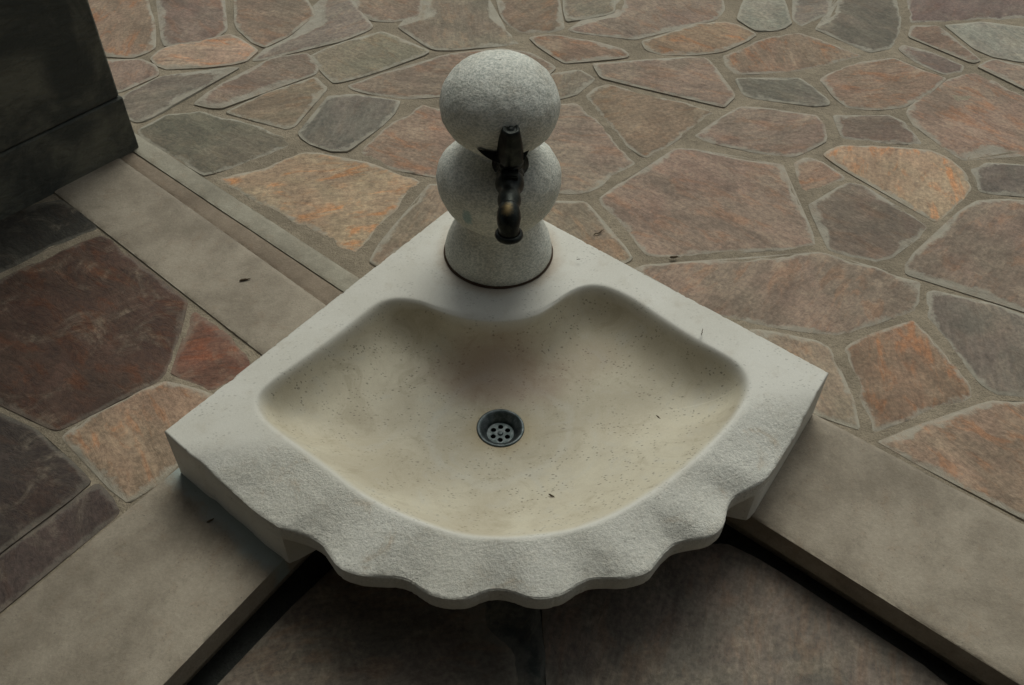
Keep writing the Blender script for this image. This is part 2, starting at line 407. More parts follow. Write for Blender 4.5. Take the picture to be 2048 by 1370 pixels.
def slab(name, poly, top, depth, mat, parent, color=None, amp=0.0055, grid=0.022, relief=0.0014, tilt=0.0022, edge=0.0025, chaikin=True, edge_r=0.005):
    rnd = random.Random(int(abs(poly[0][0] * 7919 + poly[0][1] * 104729) * 1000))
    seed = rnd.random() * 40
    out = rough_outline(poly, amp=amp, seed=seed, chaikin=chaikin)
    if ((out[:, 0] * np.roll(out[:, 1], -1)) - (np.roll(out[:, 0], -1) * out[:, 1])).sum() < 0: out = out[::-1]
    c = out.mean(0)
    size = np.ptp(out, axis=0).max()
    g = max(grid, size / 34)
    xs = np.arange(out[:, 0].min(), out[:, 0].max(), g); ys = np.arange(out[:, 1].min(), out[:, 1].max(), g)
    G = np.array([(x + (j % 2) * g / 2, y) for j, y in enumerate(ys) for x in xs]).reshape(-1, 2)
    G = G + np.array([(rnd.uniform(-.2, .2) * g, rnd.uniform(-.2, .2) * g) for _ in G]).reshape(-1, 2)
    pts = []
    if len(G):
        G = G[inside(G, out)]
        if len(G): pts.append(G[seg_dist(G, out) > 0.016])
    nrm = np.roll(out, -1, 0) - np.roll(out, 1, 0)
    nrm = np.stack([-nrm[:, 1], nrm[:, 0]], 1) / (np.linalg.norm(nrm, axis=1)[:, None] + 1e-9)
    for off, sk in ((0.0045, 1), (0.011, 2)):
        R = (out + nrm * off)[::sk]
        k = inside(R, out)
        R = R[k]
        if len(R): pts.append(R[seg_dist(R, out) > off * 0.8])
    allp = np.concatenate([out] + pts)
    n = len(out)
    vs_, _, fs_, *_ = delaunay_2d_cdt([Vector(p) for p in allp], [], [list(range(n))], 1, 1e-6, False)
    V = np.array([(v[0], v[1]) for v in vs_])
    D = seg_dist(V, out)
    tx, ty = rnd.uniform(-1, 1) * tilt, rnd.uniform(-1, 1) * tilt
    Z = np.array([top + tx * (p[0] - c[0]) * 3 + ty * (p[1] - c[1]) * 3 + relief * (1.6 * nz(p[0] * 9 + seed, p[1] * 9) + nz(p[0] * 30, p[1] * 30 + seed)) for p in V])
    Z -= edge * np.exp(-D / edge_r)
    onb = D < 2e-5
    faces = [list(f) for f in fs_]
    # boundary edges -> skirt
    cnt = {}
    for f in faces:
        for a, b in zip(f, f[1:] + f[:1]): cnt[(a, b)] = 1
    bed = [(a, b) for (a, b) in cnt if (b, a) not in cnt]
    low = {}
    verts = [(V[i][0] - c[0], V[i][1] - c[1], Z[i]) for i in range(len(V))]
    E = list(D)
    for a, b in bed:
        for i in (a, b):
            if i not in low:
                low[i] = len(verts)
                verts.append((V[i][0] - c[0], V[i][1] - c[1], top - depth)); E.append(0)
        faces.append([b, a, low[a], low[b]])
    me = mesh(name, verts, faces, True)
    try:
        me.set_sharp_from_angle(angle=math.radians(50))
    except Exception: pass
    attr(me, 'edge', E)
    o = link(name, me, mat, parent, (c[0], c[1], 0))
    if color: o.color = color
    return o

def W(pts, z=0.0): return [tuple(at(x, y, z)[:2]) for x, y in pts]

# ------------------------------------------------------------------ terrace layout (metres)
TOP = 0.0
BLl0, BLl1 = at(358, 939)[:2], at(50, 1196.5)[:2]
BLr0, BLr1 = at(567, 1122)[:2], at(379, 1317)[:2]
BRu0, BRu1 = at(1629, 833)[:2], at(1983, 1020)[:2]
BRl0, BRl1 = at(1505, 1038)[:2], at(1917, 1295.5)[:2]
def ext(a, b, d):
    v = (b - a) / np.linalg.norm(b - a)
    return b + v * d
def cross(a, b, c, d):
    r, s = b - a, d - c
    t = ((c - a)[0] * s[1] - (c - a)[1] * s[0]) / (r[0] * s[1] - r[1] * s[0])
    return a + r * t
INNER = cross(BLr1, BLr0, BRl1, BRl0)       # where the two coping lines meet below the basin
OUTER = cross(BLl1, BLl0, BRu1, BRu0)
FARL, FARR = ext(BLr0, BLr1, 1.6), ext(BRl0, BRl1, 1.6)
LOW = -0.07

# lower yard
yard_v = []
R = 9.0
ground = link('yard_ground', mesh('yard_ground', [(-R, -R, LOW - .012), (R, -R, LOW - .012), (R, R, LOW - .012), (-R, R, LOW - .012)], [(0, 1, 2, 3)]), M_DARKMORTAR)
tag(ground, kind='structure')

# terrace mortar bed: everything behind the two coping lines
def inset_pt(p, d): return p + d
cdir = np.array([0.0, 0.018])
poly = [FARL + cdir + [-.02, 0], INNER + cdir * 1.2, FARR + cdir + [.02, 0], np.array([R, FARR[1]]), np.array([R, R]), np.array([-R, R]), np.array([-R, FARL[1]])]
n = len(poly)
tv = [(p[0], p[1], 0.0) for p in poly] + [(p[0], p[1], -0.12) for p in poly]
tf = [tuple(range(n))] + [(i, i + n, (i + 1) % n + n, (i + 1) % n) for i in range(n)]
terr_me = mesh('terrace', tv, tf)
terrace = link('terrace', terr_me, M_MORTAR)
tag(terrace, kind='structure')

# colours: (r, g, b, rust)
GREY = (0.198, 0.165, 0.132, 0.12); BRN = (0.262, 0.186, 0.138, 0.35); PINK = (0.318, 0.212, 0.157, 0.6)
ORG = (0.375, 0.262, 0.185, 0.95); PALE = (0.30, 0.275, 0.228, 0.1); RUST = (0.285, 0.190, 0.132, 0.75)
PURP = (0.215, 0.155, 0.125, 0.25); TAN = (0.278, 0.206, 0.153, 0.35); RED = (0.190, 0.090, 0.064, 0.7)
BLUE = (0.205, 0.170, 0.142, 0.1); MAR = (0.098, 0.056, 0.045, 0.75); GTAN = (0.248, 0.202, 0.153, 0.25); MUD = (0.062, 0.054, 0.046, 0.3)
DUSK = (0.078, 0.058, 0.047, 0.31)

STONES = [
 (GREY, [(1630,57),(1659,43),(1690,-30),(1790,-30),(1799,46),(1783,98),(1740,106),(1711,95)]),
 (RUST, [(1447,112),(1484,98),(1538,75),(1602,66),(1625,75),(1725,112),(1659,129),(1584,145),(1470,148),(1455,135)]),
 (PALE, [(1472,40),(1495,-10),(1565,-12),(1580,50),(1561,60),(1515,63)]),
 (GTAN, [(1588,40),(1585,-25),(1665,-30),(1655,30),(1600,52)]),
 (RUST, [(1286,84),(1342,67),(1400,48),(1452,45),(1480,52),(1515,69),(1486,86),(1435,106),(1400,109),(1350,110),(1312,108),(1290,100)]),
 (BRN,  [(1132,59),(1171,47),(1240,33),(1250,-20),(1435,-25),(1450,20),(1435,37),(1367,52),(1293,73),(1269,80),(1235,76),(1156,67)]),
 (RUST, [(1055,77),(1093,72),(1142,74),(1166,81),(1186,86),(1220,94),(1249,99),(1259,113),(1215,120),(1127,128),(1093,103)]),
 (BRN,  [(1005,38),(990,-20),(1112,-22),(1122,45),(1130,57),(1105,66),(1042,66),(1015,50)]),
 (GTAN, [(1133,45),(1124,-20),(1230,-25),(1228,25),(1170,38)]),
 (BRN,  [(1181,130),(1269,124),(1367,118),(1411,119),(1430,135),(1447,162),(1469,196),(1447,216),(1342,191),(1203,157)]),
 (GTAN, [(1080,155),(1122,144),(1159,139),(1188,160),(1156,189),(1120,199),(1085,200)]),
 (BRN,  [(1176,191),(1196,174),(1213,169),(1293,189),(1367,206),(1430,226),(1391,252),(1330,294),(1288,316),(1269,304),(1240,272),(1200,226)]),
 (TAN,  [(1080,212),(1156,205),(1169,216),(1203,250),(1225,277),(1249,304),(1271,326),(1214,361),(1175,386),(1150,388),(1085,385),(1040,300)]),
 (BLUE, [(1472,158),(1599,157),(1619,173),(1659,204),(1659,212),(1630,213),(1573,204),(1495,196),(1481,184)]),
 (PINK, [(1636,158),(1688,135),(1783,114),(1826,132),(1890,158),(1861,184),(1815,213),(1760,219),(1697,217),(1677,204)]),
 (PURP, [(1798,98),(1809,92),(1861,106),(1930,131),(1919,144),(1887,150),(1832,124)]),
 (BRN,  [(1818,75),(1823,55),(1872,53),(1898,72),(1933,98),(1962,121),(1942,127),(1890,104)]),
 (PALE, [(1890,50),(1972,48),(2080,60),(2080,130),(1985,114),(1947,95),(1915,69)]),
 (PURP, [(1822,45),(1812,-20),(2080,-20),(2080,35),(1972,38),(1880,43)]),
 (BRN,  [(1990,122),(2080,142),(2120,158),(2090,200),(1985,150),(1955,135)]),
 (PINK, [(1815,225),(1849,187),(1901,158),(1945,142),(1985,160),(2090,215),(2090,310),(1974,297),(1924,322),(1890,297),(1852,268),(1826,245)]),
 (BRN,  [(1385,272),(1429,248),(1452,227),(1481,213),(1544,219),(1636,233),(1651,250),(1651,282),(1639,291),(1590,316),(1509,305),(1440,291)]),
 (PURP, [(1662,230),(1783,232),(1805,245),(1820,262),(1846,288),(1775,285),(1685,276)]),
 (ORG,  [(1643,310),(1681,294),(1737,292),(1790,295),(1854,301),(1896,317),(1924,338),(1942,380),(1910,410),(1872,443),(1807,406),(1732,366),(1690,343)]),
 (PINK, [(1590,327),(1615,317),(1643,324),(1688,355),(1648,378),(1606,396),(1594,362)]),
 (PURP, [(1618,413),(1667,380),(1699,366),(1723,373),(1784,411),(1842,441),(1858,453),(1830,479),(1784,518),(1755,523),(1713,513),(1655,497),(1650,457),(1627,429)]),
 (BLUE, [(1938,340),(1976,328),(2090,330),(2090,395),(1975,390),(1958,385),(1950,360)]),
 (TAN,  [(1810,548),(1807,535),(1835,510),(1880,470),(1920,425),(1950,403),(1985,402),(2100,405),(2100,640),(1985,595),(1900,567),(1840,552)]),
 (BRN,  [(1196,396),(1255,358),(1350,299),(1393,304),(1501,321),(1563,331),(1582,383),(1593,410),(1615,448),(1631,493),(1501,504),(1374,511),(1293,514),(1266,477),(1231,439)]),
 (TAN,  [(1060,404),(1174,404),(1204,448),(1240,486),(1266,520),(1200,545),(1080,480)]),
 (TAN,  [(1285,530),(1366,528),(1436,523),(1542,518),(1600,508),(1640,508),(1700,522),(1760,540),(1835,562),(1840,575),(1825,620),(1780,638),(1730,655),(1672,668),(1600,662),(1500,645),(1400,620),(1270,540)]),
 (TAN,  [(1495,655),(1622,683),(1661,697),(1671,726),(1691,770),(1708,809),(1722,862),(1640,834),(1600,800),(1560,740)]),
 (RUST, [(1688,697),(1710,680),(1769,660),(1825,640),(1855,667),(1881,702),(1940,770),(1952,792),(1867,821),(1747,865),(1735,824),(1715,758)]),
 (BLUE, [(1855,595),(1862,582),(1916,592),(1977,606),(2110,655),(2110,800),(1985,785),(1960,765),(1900,690),(1862,640)]),
 (PINK, [(1755,880),(1800,878),(1850,850),(1983,805),(2110,815),(2110,1070),(1983,1006),(1900,960),(1800,905)]),
 # left of the post
 (RUST, [(150,-20),(290,-20),(305,40),(312,95),(285,110),(265,115),(190,112)]),
 (BRN,  [(325,45),(310,-20),(445,-25),(450,40),(450,62),(432,77),(393,89),(328,96)]),
 (ORG,  [(300,120),(320,102),(363,91),(437,74),(464,69),(493,86),(518,101),(493,123),(400,138),(327,138)]),
 (BRN,  [(472,62),(470,-20),(600,-25),(628,32),(600,57),(575,75),(527,97),(512,90)]),
 (GTAN, [(505,122),(560,90),(640,52),(655,-15),(690,-15),(745,52),(735,62),(690,82),(640,92),(570,110),(520,124)]),
 (BRN,  [(385,211),(415,186),(449,167),(510,138),(535,120),(615,108),(636,135),(625,150),(547,174),(486,201),(444,220),(425,218)]),
 (TAN,  [(449,226),(486,208),(559,179),(632,157),(652,177),(632,201),(591,250),(576,257),(522,245)]),
 (GREY, [(230,202),(312,160),(351,152),(449,141),(481,137),(439,157),(371,196),(310,232),(278,245),(250,235)]),
 (BRN,  [(190,122),(285,120),(312,133),(317,150),(253,182),(210,190)]),
 (GREY, [(275,262),(302,252),(336,230),(400,225),(439,233),(498,248),(527,260),(569,272),(583,289),(547,306),(486,328),(415,353),(400,345),(339,309),(278,272)]),
 (GREY, [(598,267),(610,262),(640,215),(661,192),(700,190),(806,203),(799,216),(744,268),(700,302),(669,305),(620,290),(607,280)]),
 (GTAN, [(621,112),(700,84),(765,65),(792,74),(861,106),(850,113),(745,148),(669,168),(650,150)]),
 (BRN,  [(693,172),(745,156),(862,120),(900,110),(1000,98),(1060,105),(1110,138),(1060,180),(890,190),(820,197),(760,190),(700,178)]),
 (GTAN, [(792,55),(860,38),(860,-20),(972,-25),(985,38),(1029,79),(1040,88),(909,102),(868,100),(833,79)]),
 (BRN,  [(715,25),(705,-30),(845,-30),(840,33),(790,46),(745,42)]),
 (PINK, [(713,312),(735,290),(790,245),(845,210),(880,218),(940,220),(990,300),(960,350),(870,356),(815,345),(740,320)]),
 (ORG,  [(439,359),(522,339),(603,305),(645,310),(718,325),(796,347),(843,364),(816,391),(779,430),(725,488),(708,508),(670,490),(615,459),(537,415),(461,376)]),
 (TAN,  [(738,525),(765,485),(800,440),(838,398),(858,371),(900,368),(1000,390),(1000,440),(860,470),(760,540)]),
 # between the strip and the left coping
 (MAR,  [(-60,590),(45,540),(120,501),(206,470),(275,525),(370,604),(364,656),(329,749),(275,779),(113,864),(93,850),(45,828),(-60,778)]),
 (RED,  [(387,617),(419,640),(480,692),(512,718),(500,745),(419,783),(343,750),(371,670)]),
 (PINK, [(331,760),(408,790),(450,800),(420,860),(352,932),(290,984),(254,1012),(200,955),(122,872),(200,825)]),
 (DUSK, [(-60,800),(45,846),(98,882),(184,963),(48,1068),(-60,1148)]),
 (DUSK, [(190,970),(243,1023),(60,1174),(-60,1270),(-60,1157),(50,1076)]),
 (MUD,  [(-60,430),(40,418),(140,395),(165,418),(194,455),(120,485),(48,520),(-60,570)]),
]
# pixel-free record of the traced polygons, used to keep the filler stones off them
traced = []
rs = random.Random(4)
for col, px in STONES:
    w = np.array(W(px))
    if ((w[:, 0] * np.roll(w[:, 1], -1)) - (np.roll(w[:, 0], -1) * w[:, 1])).sum() < 0: w = w[::-1]
    ea, eb = w - np.roll(w, 1, 0), np.roll(w, -1, 0) - w
    na = np.stack([ea[:, 1], -ea[:, 0]], 1) / np.linalg.norm(ea, axis=1)[:, None]
    nb2 = np.stack([eb[:, 1], -eb[:, 0]], 1) / np.linalg.norm(eb, axis=1)[:, None]
    nn2 = na + nb2; nn2 /= np.maximum(0.9, np.linalg.norm(nn2, axis=1))[:, None]
    w = w + nn2 * 0.0022
    w = [tuple(p) for p in w]
    traced.append(np.array(w))
    top = 0.0030 + rs.uniform(-0.0012, 0.0026)
    v = rs.uniform(0.9, 1.1)
    slab('paving_stone', w, top, 0.03, M_FLAG_LOWSMEAR if col in (MAR, RED, DUSK, MUD) else M_FLAG, terrace, (col[0] * v, col[1] * v * rs.uniform(.97, 1.03), col[2] * v * rs.uniform(.94, 1.06), col[3]))

# ---- limestone strip that runs from the pillar to the basin
def lerp(a, b, t): return (a[0] + (b[0] - a[0]) * t, a[1] + (b[1] - a[1]) * t)
def band(l0, l1, r0_, r1_, name, mat, top, t0=-0.35, t1=1.12):
    a, b, c, d = [np.array(at(*p)[:2]) for p in (l0, l1, r0_, r1_)]
    q = [a + (b - a) * t0, a + (b - a) * t1, c + (d - c) * t1, c + (d - c) * t0]
    return slab(name, [tuple(p) for p in q], top, 0.03, mat, terrace, amp=0.0008, tilt=0, relief=0.0004, edge=0.002, chaikin=False, edge_r=0.003)
band((149,417),(497,690),(287,352),(644.5,607.5),'border_slab', M_LIME, 0.0050, -0.45, 1.2)
band((285.5,350),(646,606),(284,317.5),(675.5,579.2),'border_band', M_LIME_BROWN, 0.0026, -0.45, 1.1)
band((284.3,315.8),(677,578),(277.5,272.5),(711,555),'border_edging', M_LIME_PALE, 0.0050, -0.25, 1.1)

# ---- coping slabs of the two edges; they run on beneath the basin and meet at the corner
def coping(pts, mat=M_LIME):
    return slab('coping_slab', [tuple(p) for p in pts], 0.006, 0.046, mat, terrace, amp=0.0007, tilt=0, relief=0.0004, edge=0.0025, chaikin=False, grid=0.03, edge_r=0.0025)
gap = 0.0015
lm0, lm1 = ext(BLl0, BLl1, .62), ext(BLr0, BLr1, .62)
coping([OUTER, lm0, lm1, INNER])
rm0, rm1 = ext(BRu0, BRu1, .62), ext(BRl0, BRl1, .62)
e = (OUTER - INNER) / np.linalg.norm(OUTER - INNER)
sh = np.array([.004, -.001])
coping([OUTER + sh, INNER + sh, rm1, rm0])
dl = (lm0 - OUTER) / np.linalg.norm(lm0 - OUTER); dr = (rm0 - OUTER) / np.linalg.norm(rm0 - OUTER)
coping([lm0 + dl * .005, lm0 + dl * .9, lm1 + dl * .9, lm1 + dl * .005])
coping([rm0 + dr * .005, rm0 + dr * .9, rm1 + dr * .9, rm1 + dr * .005])

# ---- lower yard paving
LOWER = [  # shade of basin and porch put into these colours; middle one is a damp patch
 ((0.175, 0.142, 0.112, .35), [(640,1165),(600,1200),(490,1316),(400,1410),(380,1460),(1040,1460),(1029,1309),(1020,1293),(993,1288),(968,1270),(948,1241),(930,1150),(700,1110)]),
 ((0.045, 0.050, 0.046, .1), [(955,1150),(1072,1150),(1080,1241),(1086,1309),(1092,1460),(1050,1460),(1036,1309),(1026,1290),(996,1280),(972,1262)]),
 ((0.195, 0.160, 0.132, .3), [(1084,1150),(1300,1110),(1450,1085),(1500,1110),(1580,1160),(1700,1240),(1790,1300),(1850,1340),(2000,1460),(1104,1460),(1090,1309)]),
]
for col, px in LOWER:
    slab('paving_stone', W(px, LOW), LOW + 0.004, 0.03, M_FLAG_LOWSMEAR, ground, col, amp=0.004)

# ---- paving beyond what the photograph shows
def voronoi_cell(i, S):
    p = S[i]
    poly = [np.array(v) for v in ((p[0] - 1, p[1] - 1), (p[0] + 1, p[1] - 1), (p[0] + 1, p[1] + 1), (p[0] - 1, p[1] + 1))]
    d = np.linalg.norm(S - p, axis=1)
    for j in np.argsort(d)[1:18]:
        m = (p + S[j]) / 2; nn = (S[j] - p) / d[j]; m = m - nn * 0.012
        out = []
        for a, b in zip(poly, poly[1:] + poly[:1]):
            da, db = (a - m) @ nn, (b - m) @ nn
            if da <= 0: out.append(a)
            if da * db < 0: out.append(a + (b - a) * da / (da - db))
        poly = out
        if len(poly) < 3: return None
    return np.array(poly)

pal = [GREY, BRN, BRN, PINK, ORG, RUST, TAN, PURP, GTAN, TAN]
rs2 = random.Random(11)
pts = []
for gx in np.arange(-2.3, 2.4, 0.27):
    for gy in np.arange(-2.4, 3.0, 0.27):
        pts.append((gx + rs2.uniform(-.1, .1), gy + rs2.uniform(-.1, .1)))
S = np.array(pts)
hull_px = [(-60,-20),(2080,-25),(2110,1070),(1983,1006),(1629,833),(1000,400),(960,1000),(358,939),(-60,1280)]
hull = np.array(W(hull_px))
bl_line, br_line = (BLl0, BLl1), (BRu0, BRu1)
def side(p, a, b): return (b[0] - a[0]) * (p[1] - a[1]) - (b[1] - a[1]) * (p[0] - a[0])
strip_poly = np.array([tuple(np.array(at(*a)[:2]) + (np.array(at(*b)[:2]) - np.array(at(*a)[:2])) * t) for a, b, t in
                       (((149,417),(497,690),-.6),((149,417),(497,690),1.1),((277.5,272.5),(711,555),1.1),((277.5,272.5),(711,555),-.35))])
def overlaps(c, Q):
    if inside(c, Q).any() or inside(Q, c).any(): return True
    mid = (c + np.roll(c, -1, 0)) / 2
    return inside(mid, Q).any()
for i in range(len(S)):
    c = voronoi_cell(i, S)
    if c is None or len(c) < 3: continue
    allc = np.concatenate([c, (c + np.roll(c, -1, 0)) / 2, c.mean(0)[None]])
    if inside(allc, hull).any(): continue
    if any(overlaps(c, q) for q in traced): continue
    if overlaps(c, strip_poly): continue
    up = all(side(p, BLl1, BLl0) > 0.01 for p in c) or all(side(p, BRu0, BRu1) > 0.01 for p in c)
    dn = all((side(p, BLr1, BLr0) < -0.03 or False) and (side(p, BRl0, BRl1) < -0.03) for p in c)
    k = pal[rs2.randrange(len(pal))]
    if up:
        slab('paving_stone', [tuple(p) for p in c], 0.006, 0.03, M_FLAG, terrace, k, grid=0.05)
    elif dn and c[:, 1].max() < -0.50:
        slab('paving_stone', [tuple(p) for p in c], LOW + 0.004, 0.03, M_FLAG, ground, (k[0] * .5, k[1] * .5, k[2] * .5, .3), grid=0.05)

# ------------------------------------------------------------------ stone basin
H = 0.12
basin = empty('stone_basin', (0, 0, 0))
tag(basin, 'pale limestone fan shaped corner basin with scalloped front lip, set over the terrace corner', 'stone basin')
A_, B_, C_ = at(328, 862, H)[:2], at(1658, 745, H)[:2], at(959, 370, H)[:2]
DC = at(1001, 856, 0.022)[:2]
DEPTH = 0.098
lip_px = [(375,905),(404,926),(436,959),(465,984),(501,1016),(529,1037),(558,1055),(587,1064),(615,1073),(640,1087),(654,1105),(672,1130),(690,1142),(714,1150),(740,1154),(768,1155),(804,1158),(829,1170),(857,1189),(875,1195),(893,1198),(911,1199),(929,1198),(947,1193),(965,1186),(979,1182),(993,1180),(1007,1181),(1022,1184),(1038,1190),(1054,1195),(1072,1198),(1090,1198),(1108,1195),(1126,1189),(1142,1180),(1158,1170),(1176,1161),(1194,1158),(1215,1157),(1237,1158),(1260,1156),(1279,1152),(1294,1146),(1305,1137),(1315,1124),(1329,1107),(1347,1091),(1368,1084),(1391,1080),(1410,1076),(1428,1069),(1446,1053),(1453,1034),(1457,1012),(1468,996),(1497,980),(1526,963),(1548,939),(1570,903),(1592,870),(1622,810)]
def wfront(x, y):                      # 1 on the scalloped front lip, 0 at back and corners
    s = min(np.hypot(x - A_[0], y - A_[1]), np.hypot(x - B_[0], y - B_[1]))
    fr = (x - A_[0]) * (B_[1] - A_[1]) - (y - A_[1]) * (B_[0] - A_[0])
    if fr < 0: return 0.0
    t = min(1, max(0, (s - 0.02) / 0.16)); return t * t * (3 - 2 * t)
SLOPE = 0.018
def outline(zs):
    o = [tuple(A_)]
    for (x, y), z in zip(lip_px, zs):
        o.append(tuple(at(x, y, z)[:2]))
    return np.array(o + [tuple(B_), tuple(C_)])
lip_z = []
for x, y in lip_px:
    p = at(x, y, H)[:2]
    for _ in range(4): p = at(x, y, H - SLOPE * wfront(*p))[:2]
    lip_z.append(H - SLOPE * wfront(*p))
outer = outline(lip_z)
# densify the scallops with a Catmull-Rom curve, keep the straight back edges
nl = len(lip_px) + 2
def densify(outer):
    dens = []
    for i in range(nl - 1):
        p0, p1, p2, p3 = outer[max(i - 1, 0)], outer[i], outer[i + 1], outer[min(i + 2, nl - 1)]
        for k in range(8):
            t = k / 8
            dens.append(0.5 * ((2 * p1) + (-p0 + p2) * t + (2 * p0 - 5 * p1 + 4 * p2 - p3) * t * t + (-p0 + 3 * p1 - 3 * p2 + p3) * t ** 3))
    dens.append(outer[nl - 1]); dens.append(outer[nl])
    return np.array(dens)
outer_d = densify(outer)
inner_px = [(800,597),(840,603),(880,618),(920,630),(960,637),(1000,638),(1040,634),(1080,622),(1115,600),(1145,580),(1175,571),(1205,572),(1235,582),(1270,600),(1330,640),(1390,678),(1440,705),(1475,728),(1492,752),(1497,775),(1490,800),(1465,840),(1425,885),(1370,935),(1310,980),(1240,1022),(1160,1055),(1080,1070),(1005,1075),(930,1070),(860,1050),(790,1022),(720,985),(660,940),(600,895),(550,858),(522,830),(514,805),(520,785),(545,762),(590,730),(640,695),(700,650),(740,618),(768,602)]
inner = np.array([at(x, y, H)[:2] for x, y in inner_px])
m = len(inner); dn_ = []
for i in range(m):
    p0, p1, p2, p3 = inner[i - 1], inner[i], inner[(i + 1) % m], inner[(i + 2) % m]
    for k in range(10):
        t = k / 10
        dn_.append(0.5 * ((2 * p1) + (-p0 + p2) * t + (2 * p0 - 5 * p1 + 4 * p2 - p3) * t * t + (-p0 + 3 * p1 - 3 * p2 + p3) * t ** 3))
inner_d = np.array(dn_)
def radial(poly, th):
    a = poly - DC; b = np.roll(a, -1, 0)
    out = np.zeros(len(th))
    for k, t in enumerate(th):
        d = np.array([math.cos(t), math.sin(t)])
        ca = d[0] * a[:, 1] - d[1] * a[:, 0]; cb = d[0] * b[:, 1] - d[1] * b[:, 0]
        hit = np.where((ca <= 0) & (cb > 0) | (ca >= 0) & (cb < 0))[0]
        best = 0
        for i in hit:
            s = ca[i] / (ca[i] - cb[i]); q = a[i] + (b[i] - a[i]) * s
            rr = q @ d
            if rr > best: best = rr
        out[k] = best
    return out
th = list(np.linspace(-math.pi, math.pi, 1000, endpoint=False))
for P in (A_, B_, C_): th.append(math.atan2(P[1] - DC[1], P[0] - DC[0]))
th = np.array(sorted(th))
def smooth(a, k):
    w = np.hanning(2 * k + 3)[1:-1]; w /= w.sum()
    return np.convolve(np.concatenate([a[-k:], a, a[:k]]), w, 'valid')
Ri = radial(inner_d, th)
for _ in range(3):
    Ro = radial(outer_d, th)
    dv_ = smooth(Ro, 3) - smooth(Ro, 45)
    nz_ = []
    for i, (x, y) in enumerate(lip_px):
        p = outer[i + 1]; a = math.atan2(p[1] - DC[1], p[0] - DC[0])
        nz_.append(H - (SLOPE - 0.55 * np.interp(a, th, dv_)) * wfront(*p))
    outer = outline(nz_); outer_d = densify(outer)
Ro = radial(outer_d, th)
Ri = smooth(Ri, 9)
Rs = smooth(Ro, 45)
dev = smooth(Ro, 3) - Rs
r_in = 0.0385
NA = len(th)
ct, st = np.cos(th), np.sin(th)
wf = np.array([wfront(DC[0] + Ro[k] * ct[k], DC[1] + Ro[k] * st[k]) for k in range(NA)])
wf = smooth(wf, 6)
q_ = 2.1 * np.clip((Ri - r_in) / 0.22, 0.62, 2.4) ** 0.8 * (1 + 0.45 * smooth(np.clip(np.sin(th) * 1.6 + 0.5, 0, 1), 30))
fil = 0.0036 * (1 - wf) + 0.0014 * wf
back = smooth(np.clip(st * 1.3 + 0.25, 0, 1), 20)
verts, rough_a, bowl_a = [], [], []
rings = 0
def softplus(s, r):
    x = s / r
    return np.where(x > 30, s, r * np.log1p(np.exp(np.clip(x, -40, 30))))
def ring(rad, z, ro, bo):
    global rings
    for k in range(NA):
        verts.append((DC[0] + rad[k] * ct[k], DC[1] + rad[k] * st[k], z[k]))
    rough_a.extend(ro); bowl_a.extend(bo); rings += 1
L = Ri - r_in
ones, zeros = np.ones(NA), np.zeros(NA)
side_w = smooth(np.clip(1.15 - wf * 1.0 + 0.9 * np.sin(th), 0, 1), 40)      # steep wall at back and corners, easy slope in front
WALL = 0.022 + 0.034 * side_w
LAM = 0.050 - 0.028 * side_w
def zin(s):
    f = softplus(s, fil)
    t = np.clip(f / (L + 1e-9), 0, 1)
    rad = Ri - s
    if s.max() > 0:
        P_ = np.stack([DC[0] + rad * ct, DC[1] + rad * st], 1)
        d = seg_dist(P_, inner_d)
        d = smooth(d, 16)
    else: d = zeros
    d = np.where(s > 0, np.maximum(d, 0), 0) 
    d = np.sqrt(d * d + (fil * 0.7) ** 2) - fil * 0.7 + np.where(s > 0, 0, 0) + 0.35 * softplus(s, fil) * np.exp(-np.abs(s) / fil)
    w1 = WALL * (1 - np.exp(-d / LAM)) 
    w2 = (DEPTH - WALL) * (1 - (1 - t) ** 2.0)
    endw = (WALL * np.exp(-d / LAM)) * t ** 3
    return -(w1 + w2 + endw)
for t in np.concatenate([np.linspace(1, 0.25, 26), np.linspace(0.23, 0.0, 22)[:]]):
    s = L * t
    ring(Ri - s, H + zin(s), zeros, np.clip(s / 0.012, 0, 1))
chip = np.array([max(0.0, nz(t_ * 22, 3.3) * 1.2 + nz(t_ * 75, 8.1) * 0.9 - 0.12) for t_ in th])
Ro = Ro - 0.0032 * chip * (1 - 0.6 * wf)
rim = Ro - Ri
def zlip(u):
    return -(SLOPE * u ** 1.35 - 0.55 * dev * u ** 1.2) * wf
for u in np.concatenate([np.linspace(0, 0.3, 12)[1:], np.linspace(0.33, 1, 22)]):
    s = -rim * u
    r_eff = Ri + rim * u
    z = H + zin(s) + zlip(u)
    jit = np.array([nz(r_eff[k] * ct[k] * 60, r_eff[k] * st[k] * 60, 2.0) * 0.0009 + nz(r_eff[k] * ct[k] * 22, r_eff[k] * st[k] * 22, 5.0) * 0.0012 for k in range(NA)]) * wf * min(1, u * 3)
    if u > 0.999: r_eff = r_eff - 0.0025; z_edge = z + jit
    ring(r_eff, z + jit, np.clip(wf * 1.3 * np.clip(u * 7, 0, 1), 0, 1) * 1.0, zeros)
ring(Ro - 0.0006, z_edge - 0.0012, wf, zeros)
ring(Ro, z_edge - 0.004, wf, zeros)
# skirt: full height at back and corners, thin undercut lip in front
xo, yo = DC[0] + Ro * ct, DC[1] + Ro * st
wt = smooth(((wf > 0.5) & (yo < -0.16)).astype(float), 3)
zb = (z_edge - 0.034) * wt
SLb, SRb = at(575, 1131, 0)[:2], at(1499, 1043, 0)[:2]
Ab, Bb = at(360, 940, 0)[:2], at(1625, 830, 0)[:2]
